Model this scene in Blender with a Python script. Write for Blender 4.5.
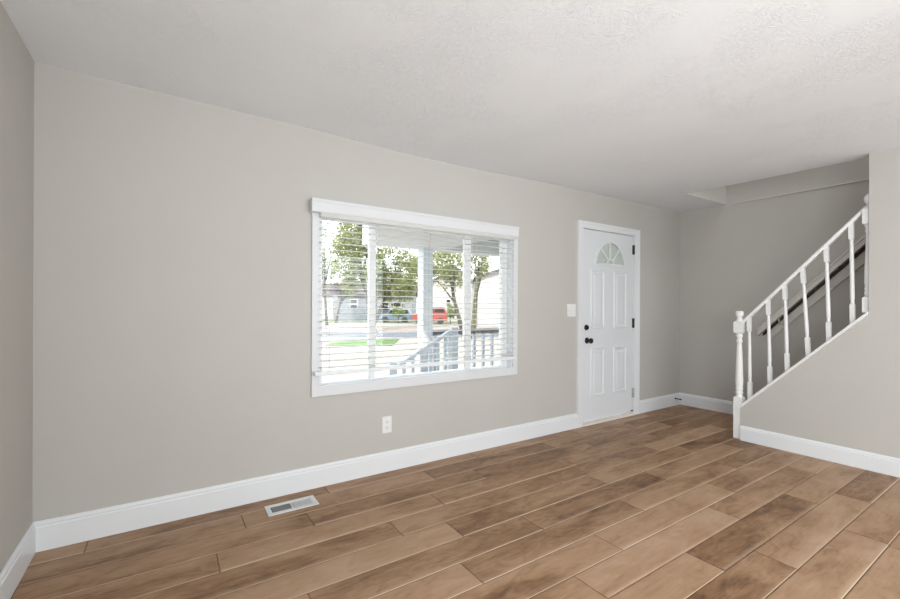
import bpy, bmesh, math, random
from mathutils import Vector, Matrix

for o in list(bpy.data.objects):
    bpy.data.objects.remove(o)
S = bpy.context.scene
C = S.collection
R = math.radians

# ---------------------------------------------------------------- camera
F, PPX, PPY = 424.662, 450.3, 307.05
YAW, ROLL = 0.98614, 0.0041
cam_data = bpy.data.cameras.new('camera')
cam = bpy.data.objects.new('camera', cam_data)
C.objects.link(cam)
cam_data.sensor_width = 36.0
cam_data.sensor_fit = 'HORIZONTAL'
cam_data.lens = F / 900 * 36
cam_data.shift_x = -(PPX - 450) / 900
cam_data.shift_y = (PPY - 299.5) / 900
cam_data.clip_start = 0.05
cam_data.clip_end = 400
fw = Vector((math.cos(YAW), math.sin(YAW), 0))
rt0 = Vector((math.sin(YAW), -math.cos(YAW), 0))
up0 = Vector((0, 0, 1))
rt = rt0 * math.cos(ROLL) + up0 * math.sin(ROLL)
up = -rt0 * math.sin(ROLL) + up0 * math.cos(ROLL)
m = Matrix((rt, up, -fw)).transposed().to_4x4()
m.translation = Vector((0.56629, -2.91627, 1.23184))
cam.matrix_world = m
S.camera = cam

# ---------------------------------------------------------------- colour management, world, lights
S.view_settings.view_transform = 'Standard'
S.view_settings.look = 'None'
S.view_settings.exposure = 0.08
S.view_settings.gamma = 1.0
S.view_settings.use_curve_mapping = False

w = bpy.data.worlds.new('overcast_sky')
S.world = w
w.use_nodes = True
bg = w.node_tree.nodes['Background']
bg.inputs['Color'].default_value = (0.93, 0.965, 1.0, 1)
bg.inputs['Strength'].default_value = 4.2


def light(name, kind, loc, energy, color=(1, 1, 1), aim=None, **kw):
    d = bpy.data.lights.new(name, kind)
    d.energy = energy
    d.color = color
    for k, v in kw.items():
        setattr(d, k, v)
    o = bpy.data.objects.new(name, d)
    o.location = loc
    if aim is not None:
        o.rotation_euler = (Vector(aim) - Vector(loc)).to_track_quat('-Z', 'Y').to_euler()
    C.objects.link(o)
    return o


light('sun', 'SUN', (-20, -15, 25), 7.5, (1.0, 0.96, 0.9), aim=(0, 0, 4), angle=R(1.0))
light('ceiling_fill_spot', 'SPOT', (1.8, -5.0, 0.55), 135, (0.92, 0.965, 1.0), aim=(1.8, -0.9, 2.55), shadow_soft_size=0.3,
      spot_size=R(64), spot_blend=1.0)  # added spot behind the camera that brightens the ceiling
light('rear_fill', 'AREA', (2.5, -5.12, 1.25), 90, (0.92, 0.965, 1.0), aim=(2.5, 0, 1.25),
      shape='RECTANGLE', size=3.6, size_y=2.0)  # added area fill in front of the solid rear wall, no door there
light('side_fill', 'AREA', (0.08, -4.2, 1.4), 80, (0.92, 0.965, 1.0), aim=(3.0, -3.9, 1.35),
      shape='RECTANGLE', size=1.5, size_y=1.3)  # added area fill beside the solid left wall, no window there
light('stairwell_fill', 'AREA', (5.6, -2.0, 4.85), 31, (0.97, 0.98, 1.0), aim=(5.6, -2.0, 0),
      shape='RECTANGLE', size=0.6, size_y=1.6)  # added area fill at the top of the closed stairwell

# ---------------------------------------------------------------- materials
MATS = {}


def nodes_of(name):
    mt = bpy.data.materials.new(name)
    mt.use_nodes = True
    nt = mt.node_tree
    return mt, nt, nt.nodes['Principled BSDF']


def add(nt, kind, **kw):
    n = nt.nodes.new(kind)
    for k, v in kw.items():
        if k in n.inputs:
            n.inputs[k].default_value = v
        else:
            setattr(n, k, v)
    return n


def flat(name, col, rough=0.5, metal=0.0, var=0.0, scale=8.0, bump=0.0, bscale=60.0, spec=0.5):
    """plain surface with a little procedural tone variation and optional fine bump"""
    mt, nt, b = nodes_of(name)
    b.inputs['Base Color'].default_value = (*col, 1)
    b.inputs['Roughness'].default_value = rough
    b.inputs['Metallic'].default_value = metal
    b.inputs['Specular IOR Level'].default_value = spec
    tc = add(nt, 'ShaderNodeTexCoord')
    if var > 0:
        n = add(nt, 'ShaderNodeTexNoise', Scale=scale, Detail=4.0)
        nt.links.new(tc.outputs['Object'], n.inputs['Vector'])
        r = add(nt, 'ShaderNodeValToRGB')
        r.color_ramp.elements[0].position = 0.3
        r.color_ramp.elements[1].position = 0.7
        r.color_ramp.elements[0].color = (*[c * (1 - var) for c in col], 1)
        r.color_ramp.elements[1].color = (*[min(1, c * (1 + var)) for c in col], 1)
        nt.links.new(n.outputs['Fac'], r.inputs['Fac'])
        nt.links.new(r.outputs['Color'], b.inputs['Base Color'])
    if bump > 0:
        n2 = add(nt, 'ShaderNodeTexNoise', Scale=bscale, Detail=3.0)
        nt.links.new(tc.outputs['Object'], n2.inputs['Vector'])
        bp = add(nt, 'ShaderNodeBump', Strength=bump, Distance=0.002)
        nt.links.new(n2.outputs['Fac'], bp.inputs['Height'])
        nt.links.new(bp.outputs['Normal'], b.inputs['Normal'])
    MATS[name] = mt
    return mt


M_wall = flat('greige_wall_paint', (0.532, 0.518, 0.486), 0.75, var=0.012, scale=3, bump=0.15, bscale=180, spec=0.25)
M_trim = flat('white_trim_paint', (0.785, 0.81, 0.83), 0.38, var=0.01, scale=5)
M_wintrim = flat('white_window_trim_paint', (0.70, 0.715, 0.735), 0.4, var=0.01, scale=5)
M_door = flat('white_door_paint', (0.755, 0.785, 0.815), 0.4, var=0.01, scale=5)
M_rail = flat('white_railing_paint', (0.83, 0.835, 0.825), 0.4, var=0.02, scale=20)
M_handrail = flat('greige_handrail_paint', (0.68, 0.66, 0.61), 0.45, var=0.02, scale=14)
M_plate = flat('white_plastic_plate', (0.80, 0.81, 0.80), 0.35)
M_bronze = flat('dark_bronze_metal', (0.022, 0.02, 0.02), 0.3, metal=0.7, var=0.2, scale=40)
M_hinge = flat('dark_hinge_metal', (0.07, 0.068, 0.066), 0.45, metal=0.6, var=0.1, scale=60)
M_paintedhinge = flat('painted_over_hinge', (0.42, 0.42, 0.42), 0.5, var=0.25, scale=90)
M_railshade = flat('dark_rail_shade', (0.035, 0.030, 0.026), 0.7, var=0.2, scale=30)  # near-black colour for the painted-in shade below the wall handrail
M_black = flat('black_rubber', (0.012, 0.012, 0.012), 0.6)
M_dark = flat('dark_slot', (0.03, 0.03, 0.035), 0.8)
M_slot = flat('grey_slot', (0.22, 0.21, 0.20), 0.8)
M_duct = flat('galvanised_duct', (0.025, 0.035, 0.055), 0.5, metal=0.4, var=0.2, scale=30)
M_vinyl = flat('white_vinyl_frame', (0.80, 0.81, 0.82), 0.35)
M_regis = flat('white_enamelled_register', (0.72, 0.72, 0.72), 0.35)
M_thresh = flat('pale_threshold', (0.72, 0.68, 0.62), 0.5, var=0.04)

# blinds: white, a little light passes through
mt, nt, b = nodes_of('white_blind_slat')
b.inputs['Base Color'].default_value = (0.90, 0.90, 0.89, 1)
b.inputs['Roughness'].default_value = 0.4
tr = add(nt, 'ShaderNodeBsdfTranslucent', Color=(0.94, 0.94, 0.92, 1))
mx = add(nt, 'ShaderNodeMixShader', Fac=0.5)
out = nt.nodes['Material Output']
nt.links.new(b.outputs[0], mx.inputs[1])
nt.links.new(tr.outputs[0], mx.inputs[2])
nt.links.new(mx.outputs[0], out.inputs['Surface'])
M_slat = mt

# clear glass pane
mt, nt, b = nodes_of('clear_window_glass')
tr = add(nt, 'ShaderNodeBsdfTransparent', Color=(0.96, 0.98, 0.97, 1))
gl = add(nt, 'ShaderNodeBsdfGlossy', Roughness=0.02, Color=(1, 1, 1, 1))
lw = add(nt, 'ShaderNodeFresnel', IOR=1.45)
mx = add(nt, 'ShaderNodeMixShader')
out = nt.nodes['Material Output']
nt.links.new(lw.outputs[0], mx.inputs[0])
nt.links.new(tr.outputs[0], mx.inputs[1])
nt.links.new(gl.outputs[0], mx.inputs[2])
nt.links.new(mx.outputs[0], out.inputs['Surface'])
M_glass = mt

# obscured (frosted) glass of the fanlight
mt, nt, b = nodes_of('obscured_glass')
b.inputs['Base Color'].default_value = (0.70, 0.745, 0.71, 1)
b.inputs['Roughness'].default_value = 0.25
tc = add(nt, 'ShaderNodeTexCoord')
vo = add(nt, 'ShaderNodeTexVoronoi', Scale=45.0)
nt.links.new(tc.outputs['Object'], vo.inputs['Vector'])
bp = add(nt, 'ShaderNodeBump', Strength=0.4, Distance=0.003)
nt.links.new(vo.outputs['Distance'], bp.inputs['Height'])
nt.links.new(bp.outputs['Normal'], b.inputs['Normal'])
tr = add(nt, 'ShaderNodeBsdfTranslucent', Color=(0.75, 0.80, 0.76, 1))
mx = add(nt, 'ShaderNodeMixShader', Fac=0.5)
out = nt.nodes['Material Output']
nt.links.new(b.outputs[0], mx.inputs[1])
nt.links.new(tr.outputs[0], mx.inputs[2])
nt.links.new(mx.outputs[0], out.inputs['Surface'])
M_frost = mt

# knock-down textured ceiling
mt, nt, b = nodes_of('knockdown_ceiling_paint')
b.inputs['Base Color'].default_value = (0.88, 0.91, 0.945, 1)
b.inputs['Roughness'].default_value = 0.85
b.inputs['Specular IOR Level'].default_value = 0.15
tc = add(nt, 'ShaderNodeTexCoord')
warp = add(nt, 'ShaderNodeTexNoise', Scale=9.0, Detail=2.0)
nt.links.new(tc.outputs['Object'], warp.inputs['Vector'])
wm = add(nt, 'ShaderNodeMix', data_type='VECTOR')
wm.inputs['Factor'].default_value = 0.12
nt.links.new(tc.outputs['Object'], wm.inputs[4])
nt.links.new(warp.outputs['Color'], wm.inputs[5])
n1 = add(nt, 'ShaderNodeTexNoise', Scale=105.0, Detail=3.0, Roughness=0.62, Distortion=0.8)
nt.links.new(wm.outputs[1], n1.inputs['Vector'])
r1 = add(nt, 'ShaderNodeValToRGB')
r1.color_ramp.elements[0].position = 0.50
r1.color_ramp.elements[1].position = 0.60
nt.links.new(n1.outputs['Fac'], r1.inputs['Fac'])
n3 = add(nt, 'ShaderNodeTexNoise', Scale=2.2, Detail=3.0)
nt.links.new(tc.outputs['Object'], n3.inputs['Vector'])
r3 = add(nt, 'ShaderNodeValToRGB')
r3.color_ramp.elements[0].position = 0.42
r3.color_ramp.elements[1].position = 0.63
nt.links.new(n3.outputs['Fac'], r3.inputs['Fac'])
mu = add(nt, 'ShaderNodeMath', operation='MULTIPLY')
nt.links.new(r1.outputs['Color'], mu.inputs[0])
nt.links.new(r3.outputs['Color'], mu.inputs[1])
bp = add(nt, 'ShaderNodeBump', Strength=0.55, Distance=0.0035)
nt.links.new(mu.outputs[0], bp.inputs['Height'])
nt.links.new(bp.outputs['Normal'], b.inputs['Normal'])
M_ceil = mt

# wood-look plank floor: each plank carries its own tone and offset in a face attribute
mt, nt, b = nodes_of('brown_maple_plank')
at = add(nt, 'ShaderNodeAttribute', attribute_name='plank', attribute_type='GEOMETRY')
sep = add(nt, 'ShaderNodeSeparateColor')
nt.links.new(at.outputs['Color'], sep.inputs[0])
tc = add(nt, 'ShaderNodeTexCoord')
off = add(nt, 'ShaderNodeCombineXYZ')
for i, k in enumerate((37.0, 91.0, 13.0)):
    mm = add(nt, 'ShaderNodeMath', operation='MULTIPLY')
    mm.inputs[1].default_value = k
    nt.links.new(sep.outputs[1], mm.inputs[0])
    nt.links.new(mm.outputs[0], off.inputs[i])
va = add(nt, 'ShaderNodeVectorMath', operation='ADD')
nt.links.new(tc.outputs['Object'], va.inputs[0])
nt.links.new(off.outputs[0], va.inputs[1])


def stretched(scale_vec, scale, detail, rough, dist):
    mp = add(nt, 'ShaderNodeMapping')
    mp.inputs['Scale'].default_value = scale_vec
    nt.links.new(va.outputs[0], mp.inputs['Vector'])
    n = add(nt, 'ShaderNodeTexNoise', Scale=scale, Detail=detail, Roughness=rough, Distortion=dist)
    nt.links.new(mp.outputs[0], n.inputs['Vector'])
    return n


blotch = stretched((1.0, 3.2, 1), 1.5, 3.0, 0.5, 0.9)
swirl = stretched((1.0, 2.4, 1), 5.0, 4.0, 0.55, 2.2)
grain = stretched((1.0, 14.0, 1), 6.0, 5.0, 0.65, 0.3)


def lin(pairs):
    """weighted sum of sockets"""
    acc = None
    for sock, k in pairs:
        mm = add(nt, 'ShaderNodeMath', operation='MULTIPLY_ADD')
        nt.links.new(sock, mm.inputs[0])
        mm.inputs[1].default_value = k
        if acc is None:
            mm.inputs[2].default_value = 0.0
        else:
            nt.links.new(acc, mm.inputs[2])
        acc = mm.outputs[0]
    return acc


tone = lin([(sep.outputs[0], 0.46), (blotch.outputs['Fac'], 0.72), (swirl.outputs['Fac'], 0.42), (grain.outputs['Fac'], 0.30)])
rp = add(nt, 'ShaderNodeValToRGB')
el = rp.color_ramp.elements
el[0].position = 0.46
el[0].color = (0.100, 0.050, 0.027, 1)
el[1].position = 0.89
el[1].color = (0.455, 0.305, 0.202, 1)
e = el.new(0.61); e.color = (0.255, 0.145, 0.077, 1)
e = el.new(0.735); e.color = (0.378, 0.234, 0.139, 1)
sc_ = add(nt, 'ShaderNodeMath', operation='MULTIPLY')
sc_.inputs[1].default_value = 0.72
nt.links.new(tone, sc_.inputs[0])
nt.links.new(sc_.outputs[0], rp.inputs['Fac'])
edge = add(nt, 'ShaderNodeMix', data_type='RGBA')
edge.inputs[7].default_value = (0.64, 0.49, 0.35, 1)
nt.links.new(sep.outputs[2], edge.inputs[0])
nt.links.new(rp.outputs['Color'], edge.inputs[6])
nt.links.new(edge.outputs[2], b.inputs['Base Color'])
b.inputs['Roughness'].default_value = 0.45
b.inputs['Specular IOR Level'].default_value = 0.22
bp = add(nt, 'ShaderNodeBump', Strength=0.08, Distance=0.001)
nt.links.new(grain.outputs['Fac'], bp.inputs['Height'])
nt.links.new(bp.outputs['Normal'], b.inputs['Normal'])
M_floor = mt
M_gap = flat('dark_plank_joint', (0.07, 0.04, 0.025), 0.8)

# outdoors
M_concrete = flat('pale_concrete', (0.198, 0.175, 0.155), 0.9, var=0.08, scale=0.6)
M_lot = flat('pinkish_concrete', (0.191, 0.155, 0.139), 0.9, var=0.06, scale=0.3)
M_asphalt = flat('blue_grey_asphalt', (0.069, 0.079, 0.102), 0.9, var=0.08, scale=0.8)
M_lawn = flat('bright_lawn', (0.036, 0.089, 0.008), 0.95, var=0.35, scale=2.0)
M_farlawn = flat('dull_far_lawn', (0.073, 0.099, 0.040), 0.95, var=0.25, scale=0.7)
M_porch = flat('porch_paint_white', (0.640, 0.648, 0.664), 0.55, var=0.02)
M_post = flat('pale_blue_white_post_paint', (0.56, 0.60, 0.65), 0.55, var=0.02)
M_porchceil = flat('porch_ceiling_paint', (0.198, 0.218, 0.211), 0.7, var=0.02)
M_porchrail = flat('porch_rail_paint', (0.46, 0.51, 0.58), 0.5, var=0.04)
M_porchtop = flat('weathered_grey_top_rail', (0.066, 0.069, 0.083), 0.6, var=0.05)
M_deck = flat('grey_porch_boards', (0.158, 0.165, 0.185), 0.7, var=0.1, scale=3)
M_roof = flat('grey_roof_shingle', (0.073, 0.069, 0.073), 0.9, var=0.2, scale=3)
M_roofbrown = flat('purple_brown_roof_shingle', (0.046, 0.033, 0.040), 0.9, var=0.3, scale=2)
M_window_dark = flat('dark_house_window', (0.012, 0.013, 0.015), 0.6, spec=0.1)
M_red = flat('red_car_paint', (0.238, 0.033, 0.020), 0.35, var=0.04)
M_bluecar = flat('blue_grey_car_paint', (0.086, 0.119, 0.165), 0.35, var=0.04)
M_tire = flat('black_tyre', (0.020, 0.020, 0.020), 0.8)
M_bark = flat('grey_brown_bark', (0.046, 0.040, 0.030), 0.9, var=0.3, scale=6)
M_mossbark = flat('mossy_bark', (0.053, 0.056, 0.020), 0.9, var=0.45, scale=5)


def siding(name, col, pitch):
    mt, nt, b = nodes_of(name)
    tc = add(nt, 'ShaderNodeTexCoord')
    wv = add(nt, 'ShaderNodeTexWave', wave_type='BANDS', bands_direction='Z', wave_profile='SAW', Scale=1.0 / pitch / 6.2832 * 6.2832 / 2)
    nt.links.new(tc.outputs['Object'], wv.inputs['Vector'])
    r = add(nt, 'ShaderNodeValToRGB')
    r.color_ramp.elements[0].position = 0.0
    r.color_ramp.elements[0].color = (*[c * 0.72 for c in col], 1)
    r.color_ramp.elements[1].position = 0.12
    r.color_ramp.elements[1].color = (*col, 1)
    nt.links.new(wv.outputs['Fac'], r.inputs['Fac'])
    nt.links.new(r.outputs['Color'], b.inputs['Base Color'])
    b.inputs['Roughness'].default_value = 0.7
    return mt


M_greyside = siding('blue_grey_siding', (0.112, 0.125, 0.145), 0.2)
M_whiteside = siding('white_siding', (0.330, 0.310, 0.304), 0.25)
M_paleside = siding('pale_grey_siding', (0.198, 0.205, 0.218), 0.22)


def leafmat(name, c0, c1):
    mt, nt, b = nodes_of(name)
    g = add(nt, 'ShaderNodeNewGeometry')
    r = add(nt, 'ShaderNodeValToRGB')
    r.color_ramp.elements[0].color = (*c0, 1)
    r.color_ramp.elements[1].color = (*c1, 1)
    nt.links.new(g.outputs['Random Per Island'], r.inputs['Fac'])
    nt.links.new(r.outputs['Color'], b.inputs['Base Color'])
    b.inputs['Roughness'].default_value = 0.6
    t = add(nt, 'ShaderNodeBsdfTranslucent')
    nt.links.new(r.outputs['Color'], t.inputs['Color'])
    mx = add(nt, 'ShaderNodeMixShader', Fac=0.35)
    out = nt.nodes['Material Output']
    nt.links.new(b.outputs[0], mx.inputs[1])
    nt.links.new(t.outputs[0], mx.inputs[2])
    nt.links.new(mx.outputs[0], out.inputs['Surface'])
    return mt


M_leaf = leafmat('spring_green_leaves', (0.099, 0.125, 0.030), (0.277, 0.290, 0.112))
M_paleleaf = leafmat('pale_budding_leaves', (0.145, 0.158, 0.099), (0.264, 0.277, 0.185))
M_bushleaf = leafmat('bright_bush_leaves', (0.073, 0.125, 0.013), (0.185, 0.218, 0.053))
M_purpleleaf = leafmat('purple_brown_leaves', (0.033, 0.020, 0.026), (0.086, 0.053, 0.066))

# ---------------------------------------------------------------- mesh helpers


class MB:
    """collects shapes and links them as one mesh object"""

    def __init__(self):
        self.bm = bmesh.new()

    def box(self, x0, x1, y0, y1, z0, z1):
        v = [self.bm.verts.new(p) for p in
             ((x0, y0, z0), (x1, y0, z0), (x1, y1, z0), (x0, y1, z0), (x0, y0, z1), (x1, y0, z1), (x1, y1, z1), (x0, y1, z1))]
        for f in ((3, 2, 1, 0), (4, 5, 6, 7), (0, 1, 5, 4), (1, 2, 6, 5), (2, 3, 7, 6), (3, 0, 4, 7)):
            self.bm.faces.new([v[i] for i in f])
        return self

    def prism(self, poly, axis, a, b):
        """poly: 2-D outline in the two other axes (x,y)/(x,z)/(y,z); extruded along axis from a to b"""
        def pt(q, t):
            if axis == 0: return (t, q[0], q[1])
            if axis == 1: return (q[0], t, q[1])
            return (q[0], q[1], t)
        va = [self.bm.verts.new(pt(q, a)) for q in poly]
        vb = [self.bm.verts.new(pt(q, b)) for q in poly]
        n = len(poly)
        self.bm.faces.new(va)
        self.bm.faces.new(vb[::-1])
        for i in range(n):
            self.bm.faces.new([va[i], vb[i], vb[(i + 1) % n], va[(i + 1) % n]])
        return self

    def ring_wall(self, outer, inner, axis, a, b):
        """flat plate with a hole: outer and inner outlines of equal point count"""
        def pt(q, t):
            if axis == 0: return (t, q[0], q[1])
            if axis == 1: return (q[0], t, q[1])
            return (q[0], q[1], t)
        n = len(outer)
        oa = [self.bm.verts.new(pt(q, a)) for q in outer]; ob = [self.bm.verts.new(pt(q, b)) for q in outer]
        ia = [self.bm.verts.new(pt(q, a)) for q in inner]; ib = [self.bm.verts.new(pt(q, b)) for q in inner]
        for i in range(n):
            j = (i + 1) % n
            self.bm.faces.new([oa[i], oa[j], ia[j], ia[i]])
            self.bm.faces.new([ob[j], ob[i], ib[i], ib[j]])
            self.bm.faces.new([oa[i], ob[i], ob[j], oa[j]])
            self.bm.faces.new([ia[j], ib[j], ib[i], ia[i]])
        return self

    def lathe(self, prof, c, d=(0, 0, 1), seg=20):
        """prof: (radius, height) pairs, revolved around direction d from point c"""
        d = Vector(d).normalized()
        u = d.orthogonal().normalized()
        v = d.cross(u)
        c = Vector(c)
        rings = []
        for r, h in prof:
            rings.append([self.bm.verts.new(c + d * h + (u * math.cos(2 * math.pi * k / seg) + v * math.sin(2 * math.pi * k / seg)) * max(r, 1e-4)) for k in range(seg)])
        for a, b2 in zip(rings, rings[1:]):
            for k in range(seg):
                f = self.bm.faces.new([a[k], a[(k + 1) % seg], b2[(k + 1) % seg], b2[k]])
                f.smooth = True
        self.bm.faces.new(rings[0][::-1])
        self.bm.faces.new(rings[-1])
        return self

    def tube(self, pts, r, seg=8, r1=None):
        pts = [Vector(p) for p in pts]
        rings = []
        for i, p in enumerate(pts):
            t = (pts[min(i + 1, len(pts) - 1)] - pts[max(i - 1, 0)]).normalized()
            u = t.cross(Vector((0.13, 0.07, 0.99)) if abs(t.z) < 0.98 else Vector((1, 0.1, 0))).normalized()
            v = t.cross(u)
            rr = r if r1 is None else r + (r1 - r) * i / max(1, len(pts) - 1)
            rings.append([self.bm.verts.new(p + (u * math.cos(2 * math.pi * k / seg) + v * math.sin(2 * math.pi * k / seg)) * rr) for k in range(seg)])
        for a, b2 in zip(rings, rings[1:]):
            for k in range(seg):
                f = self.bm.faces.new([a[k], a[(k + 1) % seg], b2[(k + 1) % seg], b2[k]])
                f.smooth = True
        self.bm.faces.new(rings[0][::-1])
        self.bm.faces.new(rings[-1])
        return self

    def bar(self, p, q, w, h, upv=(0, 0, 1)):
        """rectangular bar from p to q; w across, h along upv"""
        p, q = Vector(p), Vector(q)
        t = (q - p).normalized()
        s = t.cross(Vector(upv)).normalized()
        n = s.cross(t)
        v = []
        for c in (p, q):
            for a, b2 in ((-1, -1), (1, -1), (1, 1), (-1, 1)):
                v.append(self.bm.verts.new(c + s * (a * w / 2) + n * (b2 * h / 2)))
        for f in ((0, 1, 2, 3), (7, 6, 5, 4), (0, 4, 5, 1), (1, 5, 6, 2), (2, 6, 7, 3), (3, 7, 4, 0)):
            self.bm.faces.new([v[i] for i in f])
        return self

    def build(self, name, mat, parent=None, bevel=0.0, loc=None):
        bmesh.ops.recalc_face_normals(self.bm, faces=self.bm.faces[:])
        if bevel > 0:
            es = [e for e in self.bm.edges if len(e.link_faces) == 2 and e.calc_face_angle(0) > 0.7]
            bmesh.ops.bevel(self.bm, geom=es, offset=bevel, segments=2, profile=0.5, affect='EDGES')
        me = bpy.data.meshes.new(name)
        if parent is not None:
            self.bm.transform(Matrix.Translation(-world_loc(parent)))
        elif loc is not None:
            self.bm.transform(Matrix.Translation(-Vector(loc)))
        self.bm.to_mesh(me)
        self.bm.free()
        me.materials.append(mat)
        o = bpy.data.objects.new(name, me)
        if parent is not None:
            o.parent = parent
        elif loc is not None:
            o.location = loc
        C.objects.link(o)
        return o


def world_loc(o):
    v = Vector(o.location)
    while o.parent is not None:
        o = o.parent
        v = v + Vector(o.location)
    return v


def thing(name, label, cat, loc=(0, 0, 0), group=None):
    o = bpy.data.objects.new(name, None)
    o.empty_display_size = 0.1
    o.location = loc
    C.objects.link(o)
    tag(o, label, cat, group)
    return o


def tag(o, label, cat, group=None, kind=None):
    o['label'] = label
    o['category'] = cat
    if group: o['group'] = group
    if kind: o['kind'] = kind
    return o


def struct(o, label=None, cat=None):
    o['kind'] = 'structure'
    if label: o['label'] = label
    if cat: o['category'] = cat
    return o


def sempty(name, loc, label, cat):
    o = bpy.data.objects.new(name, None)
    o.location = loc
    C.objects.link(o)
    return struct(o, label, cat)


# ================================================================ ROOM SHELL
L, XS, XI, YR, H = 6.03, 5.03, 5.145, -5.2, 2.44
YW = -1.973                     # where the full-height stair wall begins
UP = 4.95                       # top of the stairwell

# ---- floor: planks run along x; joints read off the photograph
rows = [(-0.145 - 0.1825 * (k - 1), -0.145 - 0.1825 * k) for k in range(0, 29)]
rows[0] = (0.0, -0.145)
LEN = 1.236
starts = [0.217, 0.926, 1.251, 0.767, 1.622, 1.891, 1.067, 1.740, 2.495, 2.120, 2.745, 3.047, 3.71, 2.45]
tones = {  # (row, index counted from the left wall): tone 0 dark .. 1 light
    (0, 0): .55, (0, 1): .45, (0, 2): .55, (1, 0): .50, (1, 1): .60, (1, 2): .40, (1, 3): .45, (2, 0): .60, (2, 1): .38, (2, 2): .42,
    (2, 3): .40, (3, 0): .55, (3, 1): .70, (3, 2): .48, (3, 3): .55, (4, 0): .5, (4, 1): .45, (4, 2): .55, (4, 3): .35,
    (5, 0): .55, (5, 1): .85, (5, 2): .35, (5, 3): .55, (6, 0): .8, (6, 1): .45, (6, 2): .25, (6, 3): .55, (7, 0): .5, (7, 1): .8, (7, 2): .4,
    (7, 3): .6, (8, 1): .5, (8, 2): .45, (8, 3): .85, (8, 4): .5, (9, 1): .6, (9, 2): .85, (9, 3): .55, (10, 2): .7, (10, 3): .3,
    (10, 4): .75, (11, 2): .35, (11, 3): .8, (11, 4): .2, (12, 2): .7, (12, 3): .65, (12, 4): .75}
rng = random.Random(5)
fb = bmesh.new()
cl = fb.loops.layers.float_color.new('plank')


def quad(pts, col, mi=0):
    f = fb.faces.new([fb.verts.new(p) for p in pts])
    f.material_index = mi
    for l in f.loops:
        l[cl] = col


g, c_ = 0.0012, 0.0045
for k, (ya, yb) in enumerate(rows):
    st = starts[k] if k < len(starts) else rng.uniform(0, LEN)
    x = st - LEN * math.ceil(st / LEN + 1e-6)
    idx = 0
    while x < L:
        x0, x1 = max(x, 0), min(x + LEN, L)
        x += LEN
        if x1 - x0 < 0.02:
            continue
        t = tones.get((k, idx), rng.uniform(0.3, 0.8))
        idx += 1
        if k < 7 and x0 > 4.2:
            t *= 0.5  # far planks darkened: partly their own tone, partly shade put into the colour
        off = rng.random()
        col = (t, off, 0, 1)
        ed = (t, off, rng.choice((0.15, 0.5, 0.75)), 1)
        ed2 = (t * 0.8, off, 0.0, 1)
        X0, X1, Y0, Y1 = x0 + g, x1 - g, yb + g, ya - g
        i0, i1, j0, j1 = X0 + c_, X1 - c_, Y0 + c_, Y1 - c_
        zl = -0.0015
        sapw = rng.choice((0.0, 0.0, 0.25, 0.4, 0.5))
        sw_ = rng.uniform(.012, .030)
        quad([(i0, j0 + sw_, 0), (i1, j0 + sw_, 0), (i1, j1, 0), (i0, j1, 0)], col)
        f = fb.faces.new([fb.verts.new(p) for p in ((i0, j0, 0), (i1, j0, 0), (i1, j0 + sw_, 0), (i0, j0 + sw_, 0))])
        for l, v in zip(f.loops, (sapw, sapw * .6, 0, 0)):
            l[cl] = (t, off, v, 1)
        quad([(X0, Y0, zl), (X1, Y0, zl), (i1, j0, 0), (i0, j0, 0)], ed)
        quad([(i0, j1, 0), (i1, j1, 0), (X1, Y1, zl), (X0, Y1, zl)], ed2)
        quad([(X0, Y0, zl), (i0, j0, 0), (i0, j1, 0), (X0, Y1, zl)], ed2)
        quad([(i1, j0, 0), (X1, Y0, zl), (X1, Y1, zl), (i1, j1, 0)], ed2)
b = fb
quad([(-0.1, YR - .1, -0.003), (L + .1, YR - .1, -0.003), (L + .1, 0.12, -0.003), (-0.1, 0.12, -0.003)], (0, 0, 0, 1), 1)
me = bpy.data.meshes.new('floor')
fb.to_mesh(me); fb.free()
me.materials.append(M_floor); me.materials.append(M_gap)
o = bpy.data.objects.new('floor', me); C.objects.link(o)
struct(o, 'brown wood-look plank floor running along the window wall', 'floor')

# ---- ceiling with its slight sag and the stairwell opening
DZ = [(-0.05, .011), (.25, .003), (.71, -.002), (1.29, -.006), (1.56, -.013), (2.03, -.029), (2.39, -.03), (3.02, -.02), (3.52, -.005),
      (4.42, .004), (5.15, .012), (6.1, .016)]


def interp(x):
    for (a, u), (b_, v) in zip(DZ, DZ[1:]):
        if a <= x <= b_:
            return u + (v - u) * (x - a) / (b_ - a)
    return 0.0


def zc(x, y):
    wgt = max(0.0, 1 + y / 2.2)
    right = max(0.0, min(1.0, (x - 4.2) / 0.8)) * max(0.0, min(1.0, (-y - 0.4) / 1.2))
    return H + interp(x) * wgt - 0.018 * right


xs = sorted(set([0 + i * 0.25 for i in range(21)] + [XI, 5.6, L]))
ys = sorted(set([0, -0.25, -0.535, -0.8, -1.1, -1.4, -1.7, YW, -2.3, -2.8, -3.4, -4.0, -4.6, YR]))
xs = [x for x in xs if x <= L]
cb = bmesh.new()
cv = {}
for x in xs:
    for y in ys:
        cv[x, y, 0] = cb.verts.new((x, y, zc(x, y)))
        cv[x, y, 1] = cb.verts.new((x, y, H + 0.24))
for a, b2 in zip(xs, xs[1:]):
    for y0, y1 in zip(ys, ys[1:]):
        if a >= XI - 1e-6 and y1 <= -0.53:
            continue
        f = cb.faces.new([cv[a, y0, 0], cv[a, y1, 0], cv[b2, y1, 0], cv[b2, y0, 0]])
        cb.faces.new([cv[a, y0, 1], cv[b2, y0, 1], cv[b2, y1, 1], cv[a, y1, 1]])
bnd = [e for e in cb.edges if len(e.link_faces) == 1]
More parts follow.
